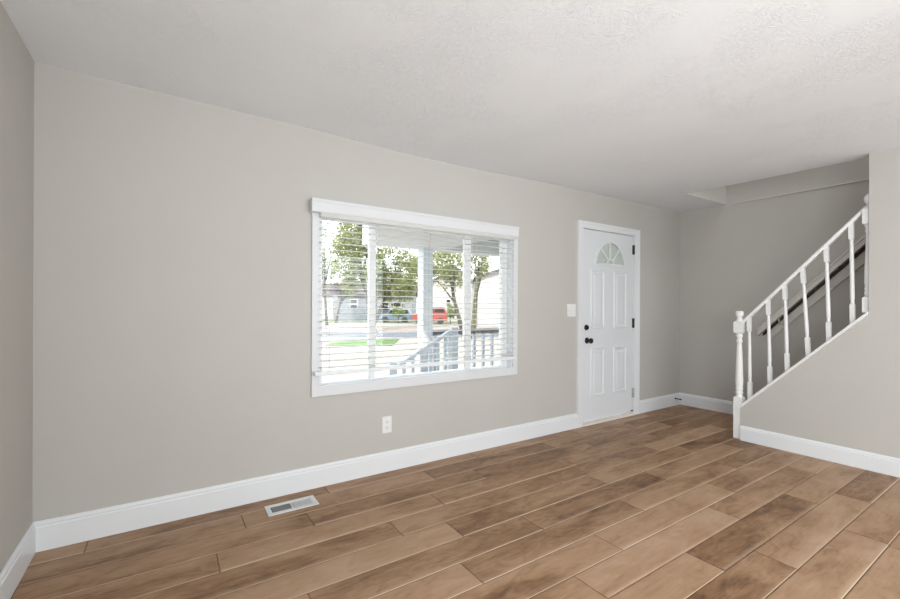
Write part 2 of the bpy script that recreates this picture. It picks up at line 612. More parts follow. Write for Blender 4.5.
# close the slab's rim
for e in bnd:
    p, q = e.verts
    if abs(p.co.z - (H + .24)) < 1e-4:
        continue
    pu = cv[[k for k, v in cv.items() if v is p][0][:2] + (1,)]
    qu = cv[[k for k, v in cv.items() if v is q][0][:2] + (1,)]
    f = cb.faces.new([p, q, qu, pu])
    if p.co.x > XI - 1e-3 and p.co.y < -0.5 and q.co.y < -0.5 and q.co.x > XI - 1e-3:
        f.material_index = 1        # sides of the stairwell opening are painted like the walls
for v in [v for v in cb.verts if not v.link_faces]:
    cb.verts.remove(v)
bmesh.ops.recalc_face_normals(cb, faces=cb.faces[:])
me = bpy.data.meshes.new('ceiling')
cb.to_mesh(me); cb.free()
me.materials.append(M_ceil); me.materials.append(M_wall)
o = bpy.data.objects.new('ceiling', me); C.objects.link(o)
struct(o, 'white textured ceiling with stairwell opening at right', 'ceiling')

# ---- walls
WX0, WX1, WZ0, WZ1 = 1.42, 3.17, 0.66, 1.89       # window opening
DX0, DX1, DZ1 = 4.135, 5.035, 2.065               # door opening
T = 0.15
wf = MB()
wf.box(0, WX0, 0, T, -0.25, H + .24)
wf.box(WX0, WX1, 0, T, -0.25, WZ0)
wf.box(WX0, WX1, 0, T, WZ1, H + .24)
wf.box(WX1, DX0, 0, T, -0.25, H + .24)
wf.box(DX0, DX1, 0, T, DZ1, H + .24)
wf.box(DX1, L, 0, T, -0.25, H + .24)
struct(wf.build('wall_front', M_wall), 'greige wall with the picture window and the white door', 'wall')
struct(MB().box(-T, 0, YR - T, T, -0.25, H + .24).build('wall_left', M_wall), 'greige wall at the left edge of the photo', 'wall')
struct(MB().box(L, L + T, YR - T, T, -0.25, UP).build('wall_right', M_wall), 'greige wall behind the stair railing', 'wall')
struct(MB().box(0, L, YR - T, YR, -0.25, UP).build('wall_rear', M_wall), 'greige wall behind the camera', 'wall')


def cap_z(y):       # top of the sloping cap on the knee wall
    return 0.325 + 1.017 * (-1.098 - y)


poly = [(YR, 0), (-1.098, 0), (-1.098, cap_z(-1.098) - .03), (YW, cap_z(YW) - .03), (YW, H + 0.0), (YR, H + 0.0)]
ws = MB().prism(poly, 0, XS, XI)
struct(ws.build('wall_stair', M_wall), 'greige stair wall, sloping knee wall below the white railing', 'wall')
# stairwell above the ceiling
sw = MB().box(XI - .1, XI, YR, -0.535 + .1, H + .241, UP).box(XI, L, -0.535, -0.435, H + .241, UP)
struct(sw.build('wall_stairwell', M_wall), 'upper walls of the stairwell above the ceiling opening', 'wall')
struct(MB().box(XI - .1, L, YR, -0.435, UP, UP + .1).build('ceiling_stairwell', M_ceil), 'ceiling over the stairwell', 'ceiling')
# drywall seam on the far wall of the stairwell
sm = MB().prism([(L, 2.438), (L - .004, 2.441), (L - .004, 2.449), (L, 2.452)], 1, -5.1, -0.62)
struct(sm.build('trim_1', M_wall), 'thin drywall seam on the wall behind the stairs', 'trim')

# ---- staircase behind the knee wall
st = MB()
for i in range(12):
    y0 = -1.22 - 0.195 * i
    st.box(XI, L, y0 - 0.195 - (0 if i < 11 else 1.2), y0, 0, 0.2 * (i + 1) if i < 11 else 2.40)
struct(st.build('staircase', M_floor), 'steep staircase rising behind the knee wall', 'stairs')


# ---- baseboards
def base_profile(h=0.149, t=0.015):
    return [(0, 0), (t, 0), (t, h * .80), (t * .72, h * .84), (t * .80, h * .90), (t * .35, h * .97), (t * .3, h), (0, h)]


def baseboard(name, p, q, n, label, h=0.149):
    """runs from p to q along the wall; n = unit normal into the room"""
    mb = MB()
    pr = base_profile(h)
    va = [mb.bm.verts.new((p[0] + n[0] * d, p[1] + n[1] * d, z)) for d, z in pr]
    vb = [mb.bm.verts.new((q[0] + n[0] * d, q[1] + n[1] * d, z)) for d, z in pr]
    mb.bm.faces.new(va); mb.bm.faces.new(vb[::-1])
    for i in range(len(pr)):
        j = (i + 1) % len(pr)
        mb.bm.faces.new([va[i], vb[i], vb[j], va[j]])
    return struct(mb.build(name, M_trim), label, 'baseboard')


baseboard('baseboard_left', (0, YR), (0, 0), (1, 0), 'white baseboard along the left wall')
baseboard('baseboard_front', (0.0, 0), (4.057, 0), (0, -1), 'long white baseboard under the window, up to the door')
baseboard('baseboard_corner', (5.128, 0), (L, 0), (0, -1), 'short white baseboard between the door and the far corner')
baseboard('baseboard_right', (L, 0), (L, -1.22), (-1, 0), 'white baseboard on the wall behind the newel post')
baseboard('baseboard_stair', (XS, -1.104), (XS, YR), (-1, 0), 'white baseboard along the stair wall', h=0.137)

# ================================================================ WINDOW
win = sempty('window_1', ((WX0 + WX1) / 2, 0, WZ0), 'white three-part picture window with outside behind its blind', 'window')
cs = MB()
cs.box(1.368, WX0, -0.02, 0, 0.62, 1.945)
cs.box(WX1, 3.222, -0.02, 0, 0.62, 1.945)
cs.box(WX0, WX1, -0.02, 0, 1.875, 1.945)
cs.box(WX0, WX1, -0.02, 0, 0.62, 0.69)
cs.build('casing', M_wintrim, win)
jb = MB()
jb.box(WX0, WX0 + .008, 0, T, WZ0, WZ1).box(WX1 - .008, WX1, 0, T, WZ0, WZ1).box(WX0, WX1, 0, T, WZ1 - .008, WZ1).box(WX0, WX1, 0, T, WZ0, WZ0 + .012)
jb.build('jamb_liner', M_trim, win)
fr = MB()
fy0, fy1 = 0.060, 0.112
a0, a1, z0, z1 = WX0 + .008, WX1 - .008, WZ0 + .012, WZ1 - .008
fr.box(a0, a0 + .03, fy0, fy1, z0, z1).box(a1 - .05, a1, fy0, fy1, z0, z1)
fr.box(a0 + .03, a1 - .05, fy0, fy1, z0, z0 + .025).box(a0 + .03, a1 - .05, fy0, fy1, z1 - .035, z1)
fr.build('window_frame', M_vinyl, win)
MB().box(1.818, 1.868, 0.072, 0.108, z0 + .025, z1 - .035).build('mullion', M_vinyl, win)
MB().box(2.697, 2.760, 0.072, 0.108, z0 + .025, z1 - .035).build('mullion', M_vinyl, win)
for p, q in ((a0 + .03, 1.818), (1.868, 2.697), (2.760, a1 - .05)):
    MB().box(p, q, 0.088, 0.092, z0 + .025, z1 - .035).build('glass_pane', M_glass, win)

# ---- blind
bl = thing('window_blind', 'white horizontal slat blind with valance over the picture window', 'blind', (2.27, -0.045, 1.95))
BX0, BX1 = 1.413, 3.150
vb = MB().prism([(-0.02, 1.862), (-0.075, 1.862), (-0.079, 1.872), (-0.079, 1.925), (-0.084, 1.936), (-0.084, 1.95), (-0.02, 1.95)], 0, 1.350, 3.178)
vb.build('valance', M_wintrim, bl)
MB().box(BX0, BX1, -0.07, -0.024, 1.835, 1.872).build('head_rail', M_slat, bl)
N = 23
P0, PITCH = 1.800, 0.0446
for i in range(N):
    zz = P0 - PITCH * i
    yy0, yy1, n = -0.070, -0.022, 6
    prof = []
    for j in range(n + 1):
        t = j / n
        prof.append((yy0 + (yy1 - yy0) * t, zz + 0.0016 * math.sin(math.pi * t) + 0.003 * (t - .5)))
    low = [(a, b_ - 0.0022) for a, b_ in prof[::-1]]
    MB().prism(prof + low, 0, BX0, BX1).build('slat', M_slat, bl)
MB().box(BX0 - .039, BX1 + .008, -0.074, -0.020, 0.768, 0.793).build('bottom_rail', M_trim, bl, bevel=0.003)
for x in (1.470, 1.818, 2.262, 2.706, 3.075):
    cb_ = MB()
    for yy in (-0.0725, -0.0195):
        cb_.tube([(x, yy, 0.785), (x, yy, 1.85)], 0.0011, 5)
    for i in range(N):
        zz = P0 - PITCH * i - .003
        cb_.box(x - .001, x + .001, -0.0725, -0.0195, zz - .0012, zz)
    cb_.build('ladder_cord', M_slat, bl)

# ================================================================ DOOR
door = sempty('door_1', (4.585, 0, 0), 'white panelled entry door with a fanlight, shut, in a white casing', 'door')


def casing_strip(mb, x0, x1, z0, z1, flip):
    """door casing board with a thicker outer edge"""
    a = [(x0, 0), (x0, -0.018), (x0 + (x1 - x0) * .3, -0.018), (x0 + (x1 - x0) * .45, -0.014), (x1, -0.010), (x1, 0)]
    if flip:
        a = [(x0 + x1 - p, q) for p, q in a]
    mb.prism(a, 2, z0, z1)


dc = MB()
casing_strip(dc, 4.057, DX0 + .004, 0, 2.131, False)
casing_strip(dc, DX1 + .002, 5.128, 0, 2.131, True)
dc.prism([(0, 2.131), (-0.018, 2.131), (-0.018, 2.11), (-0.014, 2.10), (-0.010, DZ1 - .002), (0, DZ1 - .002)], 0, DX0, DX1)
dc.build('door_casing', M_trim, door)
MB().box(DX0, DX0 + .006, 0, T, 0, DZ1).box(DX1 - .006, DX1, 0, T, 0, DZ1).box(DX0, DX1, 0, T, DZ1 - .006, DZ1).build('door_jamb', M_trim, door)
MB().prism([(-0.02, 0), (-0.016, 0.014), (0.02, 0.028), (0.15, 0.028), (0.15, 0)], 0, DX0 + .006, DX1 - .006).build('threshold', M_thresh, door)

LX0, LX1, LZ0, LZ1 = 4.147, 5.022, 0.042, 2.052
LY0, LY1 = 0.004, 0.046
# leaf with a half-round opening: ring between rectangle part and the fan
fcx, fcz, fr_ = 4.603, 1.706, 0.240
arc = [(fcx + fr_ * math.cos(math.pi * t / 24), fcz + fr_ * math.sin(math.pi * t / 24)) for t in range(25)]
lf = MB()
zb = fcz
lf.box(LX0, LX1, LY0, LY1, LZ0, zb)
outer = []
for t in range(25):
    if t <= 4: outer.append((LX1, zb + (LZ1 - zb) * t / 4))
    elif t < 20: outer.append((LX1 + (LX0 - LX1) * (t - 4) / 16, LZ1))
    else: outer.append((LX0, LZ1 + (zb - LZ1) * (t - 20) / 4))
for i in range(24):
    lf.prism([outer[i], outer[i + 1], arc[i + 1], arc[i]], 1, LY0, LY1)
leaf = lf.build('door_leaf', M_door, door)
MB().prism(arc, 1, 0.022, 0.027).build('fanlight_glass', M_frost, leaf)
fm = MB()
R0, R1 = fr_ - .007, fr_ + .014
for i in range(24):
    a, b_ = math.pi * i / 24, math.pi * (i + 1) / 24
    fm.prism([(fcx + R1 * math.cos(a), fcz + R1 * math.sin(a)), (fcx + R1 * math.cos(b_), fcz + R1 * math.sin(b_)),
              (fcx + R0 * math.cos(b_), fcz + R0 * math.sin(b_)), (fcx + R0 * math.cos(a), fcz + R0 * math.sin(a))], 1, LY0 - .012, LY0)
fm.prism([(fcx - R1, fcz - .014), (fcx + R1, fcz - .014), (fcx + R1, fcz + .008), (fcx - R1, fcz + .008)], 1, LY0 - .012, LY0)
fm.build('fanlight_frame', M_trim, leaf)
for ang in (90, 46, 132):
    a = R(ang)
    d = Vector((math.cos(a), 0, math.sin(a)))
    MB().bar(Vector((fcx, LY0 + .004, fcz)) + d * .055, Vector((fcx, LY0 + .004, fcz)) + d * (fr_ - .005), 0.019, 0.018, upv=(0, 1, 0)).build('muntin', M_trim, leaf)
hb = MB()
for i in range(10):
    a, b_ = math.pi * i / 10, math.pi * (i + 1) / 10
    hb.prism([(fcx + .068 * math.cos(a), fcz + .068 * math.sin(a)), (fcx + .068 * math.cos(b_), fcz + .068 * math.sin(b_)),
              (fcx + .045 * math.cos(b_), fcz + .045 * math.sin(b_)), (fcx + .045 * math.cos(a), fcz + .045 * math.sin(a))], 1, LY0 - .006, LY0 + .012)
hb.build('muntin_hub', M_trim, leaf)


def raised_panel(x0, x1, z0, z1):
    """moulded frame and raised field of one door panel"""
    def rect(i):
        return [(x0 + i, z0 + i), (x1 - i, z0 + i), (x1 - i, z1 - i), (x0 + i, z1 - i)]
    mb = MB()
    steps = [(0, LY0 + .001), (.006, LY0 - .007), (.016, LY0 - .007), (.026, LY0 - .0005), (.044, LY0 - .0005), (.062, LY0 - .006)]
    loops = [[mb.bm.verts.new((p[0], y, p[1])) for p in rect(i)] for i, y in steps]
    for a, b_ in zip(loops, loops[1:]):
        for k in range(4):
            mb.bm.faces.new([a[k], a[(k + 1) % 4], b_[(k + 1) % 4], b_[k]])
    mb.bm.faces.new(loops[-1])
    mb.build('raised_panel', M_door, leaf)


for x0, x1 in ((4.275, 4.505), (4.665, 4.900)):
    raised_panel(x0, x1, 1.005, 1.635)
    raised_panel(x0, x1, 0.290, 0.800)
kn = MB().lathe([(.032, 0), (.032, .006), (.012, .010), (.011, .032), (.020, .038), (.0275, .050), (.0275, .062), (.018, .070), (0, .071)], (4.215, LY0, .887), (0, -1, 0), 24)
kn.build('door_knob', M_bronze, leaf)
db = MB().lathe([(.030, 0), (.030, .008), (.024, .016), (.020, .018), (0, .018)], (4.203, LY0, 1.024), (0, -1, 0), 24)
db.box(4.199, 4.207, LY0 - .034, LY0 - .017, 1.008, 1.040)
db.build('deadbolt', M_bronze, leaf)
for z0, z1, mt_, lb in ((1.845, 1.952, M_hinge, None), (1.002, 1.110, M_hinge, None), (0.202, 0.308, M_paintedhinge, 'hinge partly painted over white')):
    hg = MB().lathe([(.0085, 0), (.0085, z1 - z0)], (5.028, LY0 - .009, z0), (0, 0, 1), 10)
    hg.box(5.006, 5.028, LY0 - .003, LY0 + .0005, z0, z1).box(5.028, 5.036, LY0 - .003, LY0 + .003, z0, z1)
    h_ = hg.build('hinge', mt_, door)
    if lb: h_['label'] = lb
MB().box(4.985, 5.022, LY0 - .010, LY0, 0.044, 0.056).build('door_sweep', M_black, leaf)

# ================================================================ SMALL THINGS ON WALL AND FLOOR
sp = thing('light_switch', 'white double light switch plate left of the door casing', 'switch', (3.965, 0, 1.137))
MB().box(3.905, 4.028, -0.007, 0, 1.140, 1.268).build('plate', M_plate, sp, bevel=0.002)
for x in (3.943, 3.990):
    MB().box(x - .005, x + .005, -0.018, -0.006, 1.196, 1.216).build('toggle', M_plate, sp, bevel=0.001)

ot = thing('wall_outlet', 'white duplex power outlet low on the wall under the window', 'outlet', (1.93, 0, 0.28))
MB().box(1.890, 1.967, -0.007, 0, 0.287, 0.412).build('plate', M_plate, ot, bevel=0.002)
for z in (0.329, 0.372):
    rc = MB().box(1.911, 1.946, -0.0095, -0.006, z - .016, z + .016).build('receptacle', M_plate, ot, bevel=0.001)
    MB().box(1.920, 1.9225, -0.0102, -0.009, z - .004, z + .006).box(1.934, 1.9365, -0.0102, -0.009, z - .004, z + .006).box(1.926, 1.931, -0.0102, -0.009, z - .012, z - .007).build('slot', M_slot, rc)

ds = thing('door_stop', 'short black rod door stop on the corner baseboard', 'door stop', (5.9, -0.015, 0.09))
MB().lathe([(.012, 0), (.012, .004), (.006, .006), (.0055, .062)], (5.9, -0.0148, .09), (0, -1, 0), 12).build('rod', M_black, ds)
MB().lathe([(.008, .060), (.0085, .062), (.0085, .074), (.006, .078)], (5.9, -0.0148, .09), (0, -1, 0), 12).build('rubber_tip', M_black, ds)

rg = thing('floor_register', 'white metal heating register set in the floor by the baseboard', 'vent', (1.203, -0.192, 0))
rx0, rx1, ry0, ry1 = 1.056, 1.350, -0.262, -0.121
fl = MB()
fl.ring_wall([(rx0, ry0), (rx1, ry0), (rx1, ry1), (rx0, ry1)], [(rx0 + .027, ry0 + .029), (rx1 - .027, ry0 + .029), (rx1 - .027, ry1 - .029), (rx0 + .027, ry1 - .029)], 2, 0.0005, 0.005)
fl.build('faceplate', M_regis, rg)
MB().box(rx0 + .026, rx1 - .026, ry0 + .028, ry1 - .028, 0.0004, 0.0008).build('duct_opening', M_duct, rg)
MB().box(1.199, 1.207, ry0 + .028, ry1 - .028, 0.001, 0.005).build('centre_bar', M_regis, rg)
for side in (0, 1):
    for i in range(11):
        x = rx0 + .038 + i * 0.0103 if side == 0 else 1.2155 + i * 0.0102
        lean = -0.0022 if side == 0 else 0.0022
        hw_ = .0013 if side == 0 else .0031
        p = [(x - hw_, .0016), (x + hw_, .0016), (x + hw_ + lean * .4, .0034), (x - hw_ + lean * .4, .0034)]
        MB().prism(p, 1, ry0 + .029, ry1 - .029).build('louvre', M_regis, rg)

# ================================================================ STAIR RAILING
RX = 5.083
rl = thing('stair_railing', 'white stair railing with turned spindles and newel post on the knee wall', 'railing', (RX, -1.07, 0))


def sq(mb, cx, cy, h, z0, z1, ch=0.006):
    """square block with chamfered ends, half-width h"""
    prof = [(h - ch, z0), (h, z0 + ch), (h, z1 - ch), (h - ch, z1)]
    rings = [[mb.bm.verts.new((cx + a * r, cy + b_ * r, z)) for a, b_ in ((-1, -1), (1, -1), (1, 1), (-1, 1))] for r, z in prof]
    for p, q in zip(rings, rings[1:]):
        for k in range(4):
            mb.bm.faces.new([p[k], p[(k + 1) % 4], q[(k + 1) % 4], q[k]])
    mb.bm.faces.new(rings[0][::-1]); mb.bm.faces.new(rings[-1])


ny, NX = -1.076, 5.068
nw = MB()
sq(nw, NX, ny, .036, 0.0, 0.395, .008)
nw.lathe([(.034, .388), (.030, .402), (.024, .412), (.030, .425), (.033, .437), (.027, .450), (.030, .462), (.033, .474), (.027, .486),
          (.031, .505), (.032, .55), (.030, .62), (.026, .75), (.021, .88), (.020, .905), (.026, .915), (.028, .924), (.022, .934),
          (.022, .955), (.029, .966), (.030, .976), (.024, .985), (.030, .994), (.032, 1.0)], (NX, ny, 0), seg=24)
sq(nw, NX, ny, .037, 0.995, 1.110, .010)
nw.lathe([(.034, 1.102), (.028, 1.118), (.021, 1.138), (.021, 1.148), (.030, 1.160), (.033, 1.170), (.033, 1.190), (.029, 1.203), (0, 1.206)], (NX, ny, 0), seg=24)
nw.build('newel_post', M_rail, rl)

# upper half newel, cut against the end of the full-height wall
hy = YW + .006
hw = MB()
zb = cap_z(hy)
sq(hw, RX, hy, .036, zb - .01, zb + .115, .008)
z = zb + .11
hw.lathe([(.034, z), (.025, z + .018), (.033, z + .035), (.026, z + .052), (.032, z + .068), (.026, z + .085), (.031, z + .12), (.030, z + .2), (.025, z + .36),
          (.021, z + .50), (.028, z + .515), (.022, z + .535), (.030, z + .555), (.032, z + .57)], (RX, hy, 0), seg=24)
sq(hw, RX, hy, .037, z + .565, z + .695, .010)
hw.lathe([(.033, z + .688), (.022, z + .71), (.018, z + .722), (.030, z + .74), (.035, z + .762), (.031, z + .785), (.018, z + .80), (0, z + .803)], (RX, hy, 0), seg=24)
bmesh.ops.bisect_plane(hw.bm, geom=hw.bm.verts[:] + hw.bm.edges[:] + hw.bm.faces[:], plane_co=(0, YW + .001, 0), plane_no=(0, 1, 0), clear_inner=True)
bmesh.ops.holes_fill(hw.bm, edges=[e for e in hw.bm.edges if len(e.link_faces) == 1])
hw.build('half_newel', M_rail, rl)

# cap board on the knee wall
y0, y1 = ny - .036, YW - .0
cp = MB().prism([(y0, cap_z(y0)), (y0, cap_z(y0) - .03), (YW + .002, cap_z(YW) - .03), (YW + .002, cap_z(YW))], 0, XS - .012, XI + .012)
cp.build('cap_board', M_rail, rl, bevel=0.004)
# moulding where the cap meets the half newel
# handrail


def rail_z(y):      # underside of the railing's handrail
    return 1.093 + 1.083 * (-1.115 - y)


ya, yb = ny - .035, YW + .03
hr = MB()
prof = [(-.020, 0), (-.024, .012), (-.028, .018), (-.028, .030), (-.018, .040), (.018, .040), (.028, .030), (.028, .018), (.024, .012), (.020, 0)]
va = [hr.bm.verts.new((RX + a, ya, rail_z(ya) + b_)) for a, b_ in prof]
vb_ = [hr.bm.verts.new((RX + a, yb, rail_z(yb) + b_)) for a, b_ in prof]
hr.bm.faces.new(va); hr.bm.faces.new(vb_[::-1])
for i in range(len(prof)):
    j = (i + 1) % len(prof)
    hr.bm.faces.new([va[i], vb_[i], vb_[j], va[j]])
hr.build('handrail', M_rail, rl)

# six spindles (each a little out of plumb, as in the photograph): y at the rail, y at the cap
for yt, yb in ((-1.150, -1.160), (-1.300, -1.318), (-1.423, -1.447), (-1.550, -1.593), (-1.706, -1.727), (-1.859, -1.871)):
    zt, zb = rail_z(yt) + .012, cap_z(yb) - .006
    ht = zt - zb
    mb = MB()
    h = .0150
    sq(mb, 0, 0, h, -0.02, .165, .003)
    mb.lathe([(.0135, .163), (.0105, .172), (.0135, .182), (.0110, .192), (.0135, .203), (.0142, .225), (.0142, .30), (.0135, ht - .26), (.0120, ht - .17), (.0115, ht - .155),
              (.0130, ht - .148), (.0115, ht - .140), (.0130, ht - .128)], (0, 0, 0), seg=14)
    sq(mb, 0, 0, h, ht - .130, ht + .03, .003)
    sh = (yt - yb) / ht
    for v in mb.bm.verts:
        v.co = Vector((RX + v.co.x, yb + v.co.y + sh * v.co.z, zb + v.co.z))
    # trim the square ends to the slope of cap and rail
    s1 = Vector((0, 1.017, 1)).normalized()
    bmesh.ops.bisect_plane(mb.bm, geom=mb.bm.verts[:] + mb.bm.edges[:] + mb.bm.faces[:], plane_co=(RX, yb, cap_z(yb) - .002), plane_no=s1, clear_inner=True)
    bmesh.ops.holes_fill(mb.bm, edges=[e for e in mb.bm.edges if len(e.link_faces) == 1])
    s2 = Vector((0, 1.083, 1)).normalized()
    bmesh.ops.bisect_plane(mb.bm, geom=mb.bm.verts[:] + mb.bm.edges[:] + mb.bm.faces[:], plane_co=(RX, yt, rail_z(yt) + .004), plane_no=s2, clear_outer=True)
    bmesh.ops.holes_fill(mb.bm, edges=[e for e in mb.bm.edges if len(e.link_faces) == 1])
    mb.build('spindle', M_rail, rl)

# ---- handrail on the far wall
wh = thing('wall_handrail', 'greige handrail on a backing board along the wall behind the spindles', 'handrail', (L, -0.95, 0.9))


def hz(y):      # underside of the wall handrail
    return 0.978 + 1.052 * (-0.938 - y)


ye = -3.4
bd = MB().prism([(-0.985, 0.899), (-0.985, hz(-0.985) + .03), (ye, hz(ye) + .03), (ye, 0.899 + 1.012 * (-0.985 - ye))], 0, L - .019, L)
bd.build('backing_board', M_handrail, wh)
prof = [(.042, .0), (.042, .075), (.052, .088), (.074, .088), (.086, .078), (.086, .064), (.080, .058), (.080, .050), (.086, .044), (.086, .0)]
hb_ = MB()
ya = -0.892
va = [hb_.bm.verts.new((L - a, ya, hz(ya) + b_)) for a, b_ in prof]
vb_ = [hb_.bm.verts.new((L - a, ye, hz(ye) + b_)) for a, b_ in prof]
hb_.bm.faces.new(va); hb_.bm.faces.new(vb_[::-1])
for i in range(len(prof)):
    j = (i + 1) % len(prof)
    hb_.bm.faces.new([va[i], vb_[i], vb_[j], va[j]])
hb_.build('rail', M_handrail, wh)
dsb = MB().prism([(-0.93, hz(-0.93) - .036), (-0.93, hz(-0.93) - .004), (ye, hz(ye) - .004), (ye, hz(ye) - .042)], 0, L - .045, L - .019)  # near-black strip stands in for the shaded gap under the rail
dsb.build('rail_shadow_strip', M_railshade, wh)['label'] = 'dark strip standing in for the shadow under the rail'
for y in (-1.085, -2.2, -3.2):
    bk = MB().lathe([(.028, 0), (.028, .004), (.010, .006)], (L - .019, y, hz(y) - .06), (-1, 0, 0), 14)
    bk.tube([(L - .02, y, hz(y) - .06), (L - .055, y, hz(y) - .055), (L - .076, y, hz(y) - .03), (L - .076, y, hz(y) - .008)], .007, 8)
    bk.build('bracket', M_handrail, wh)

# ================================================================ OUTDOORS
GZ = -0.55
CAM = Vector((0.56629, -2.91627, 1.23184))
struct(MB().box(-60, 90, 0.16, 26.0 - 2.4, GZ - .2, GZ).build('ground', M_concrete), 'pale concrete drive in front of the house', 'ground')
# street and far lot run at a slant, square to the view through the window
FD = Vector((0.52, 0.854, 0)).normalized()
FN = Vector((0.854, -0.52, 0)).normalized()


def strip(name, d0, d1, w0, w1, z0, z1, mat, label, cat):
    """slab across the view, d0..d1 metres from the house along the view"""
    o_ = Vector((CAM.x, CAM.y, 0))
    pts = [o_ + FD * d0 + FN * w0, o_ + FD * d0 + FN * w1, o_ + FD * d1 + FN * w1, o_ + FD * d1 + FN * w0]
    mb = MB().prism([(p.x, p.y) for p in pts], 2, z0, z1)
    return struct(mb.build(name, mat), label, cat)


strip('road', 25.0, 30.0, -40, 40, GZ - .05, GZ + .012, M_asphalt, 'blue-grey street beyond the near lawn strip', 'street')
strip('ground', 29.5, 48.0, -60, 60, GZ - .05, GZ + .006, M_lot, 'pinkish concrete lot beyond the street', 'ground')
strip('ground', 47.0, 120.0, -90, 90, GZ - .05, GZ + .02, M_farlawn, 'dull green lawn in front of the far houses', 'lawn')
strip('lawn', 19.4, 23.2, -4.9, -1.9, GZ - .05, GZ + .03, M_lawn, 'bright green lawn strip beyond the drive', 'lawn')

# ---- porch
PY0, PY1 = 1.55, 1.69
PX0, PX1 = 2.42, 7.4
dk = MB().box(3.05, PX1, 0.151, 1.80, -0.16, -0.06)
struct(dk.build('porch_deck', M_deck), 'grey board deck of the front porch', 'porch')
struct(MB().box(3.1, PX1, 0.151, 1.72, GZ, -0.16).build('porch_base', M_porch), 'white base under the porch deck', 'porch')
rf = MB()
rf.box(PX0, PX1, PY0 - .03, PY1 + .03, 1.945, 2.24)                      # front beam
rf.prism([(1.93, 0.151), (3.40, 0.151), (3.40, PY0 - .03), (PX0, PY0 - .03)], 2, 1.945, 2.24)                          # boxed soffit at the left end
struct(rf.build('porch_beam', M_porch), 'white porch beam and soffit seen at the top of the window', 'porch')
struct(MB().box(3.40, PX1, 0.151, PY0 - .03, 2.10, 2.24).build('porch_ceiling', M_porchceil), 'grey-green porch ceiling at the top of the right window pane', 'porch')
pr = MB().prism([(0.151, 3.0), (2.05, 2.2), (2.05, 2.25), (0.151, 3.08)], 0, PX0 + .06, PX1 + .3)
struct(pr.build('porch_roof', M_roof), 'shingled roof over the front porch', 'roof')
p1 = thing('porch_post', 'white square porch post seen through the middle window pane', 'post', (3.197, 1.62, -.06))
MB().box(3.130, 3.264, PY0, PY1, -0.06, 1.945).build('post_shaft', M_post, p1)
MB().box(3.118, 3.276, PY0 - .012, PY1 + .012, -0.06, .06).build('post_base', M_post, p1)
p2 = thing('porch_post', 'white square porch post to the right of the door, outside', 'post', (5.6, 1.62, -.06))
MB().box(5.53, 5.66, PY0, PY1, -0.06, 1.945).build('post_shaft', M_post, p2)
MB().box(5.52, 5.67, PY0 - .012, PY1 + .012, -0.06, .06).build('post_base', M_post, p2)
pg = thing('porch_railing', 'grey porch railing with pickets between the two porch posts', 'railing', (4.4, 1.62, -.06))
MB().box(3.28, 5.515, 1.575, 1.665, .885, .945).build('top_rail', M_porchtop, pg)
MB().box(3.28, 5.515, 1.60, 1.64, .03, .08).build('bottom_rail', M_porchrail, pg)
i = 0
x = 3.34
while x < 5.5:
    MB().box(x - .017, x + .017, 1.603, 1.637, .08, .885).build('picket', M_porchrail, pg)
    x += 0.152
sg = thing('porch_step_railing', 'grey sloping step railing going down left past the porch post', 'railing', (3.1, 1.47, -.5))
MB().bar((3.47, 1.47, .93), (2.72, 1.47, .545), .06, .04).build('sloping_rail', M_porchrail, sg)
MB().bar((3.47, 1.47, .24), (2.72, 1.47, -.145), .04, .04).build('lower_rail', M_porchrail, sg)
MB().box(2.63, 2.72, 1.425, 1.515, GZ, .60).build('end_post', M_porchrail, sg)
MB().box(3.47, 3.56, 1.425, 1.515, -.06, .98).build('top_post', M_porchrail, sg)
for k in range(6):
    x = 2.83 + .115 * k
    zt = .93 - (3.47 - x) * .5133
    MB().box(x - .016, x + .016, 1.455, 1.485, zt - .70, zt - .005).build('picket', M_porchrail, sg)
stp = MB().box(2.75, 3.1, .5, 1.62, GZ, -.24).box(2.45, 2.75, .5, 1.62, GZ, -.40)
struct(stp.build('porch_steps', M_concrete), 'concrete steps at the side of the porch', 'steps')


# ---- far houses
def at(px, py, Z):
    """world point seen at pixel (px, py) of the photograph, Z metres along the view"""
    xx, yy = (px - PPX) / F, (py - PPY) / F
    return CAM + (fw + rt * xx - up * yy) * Z


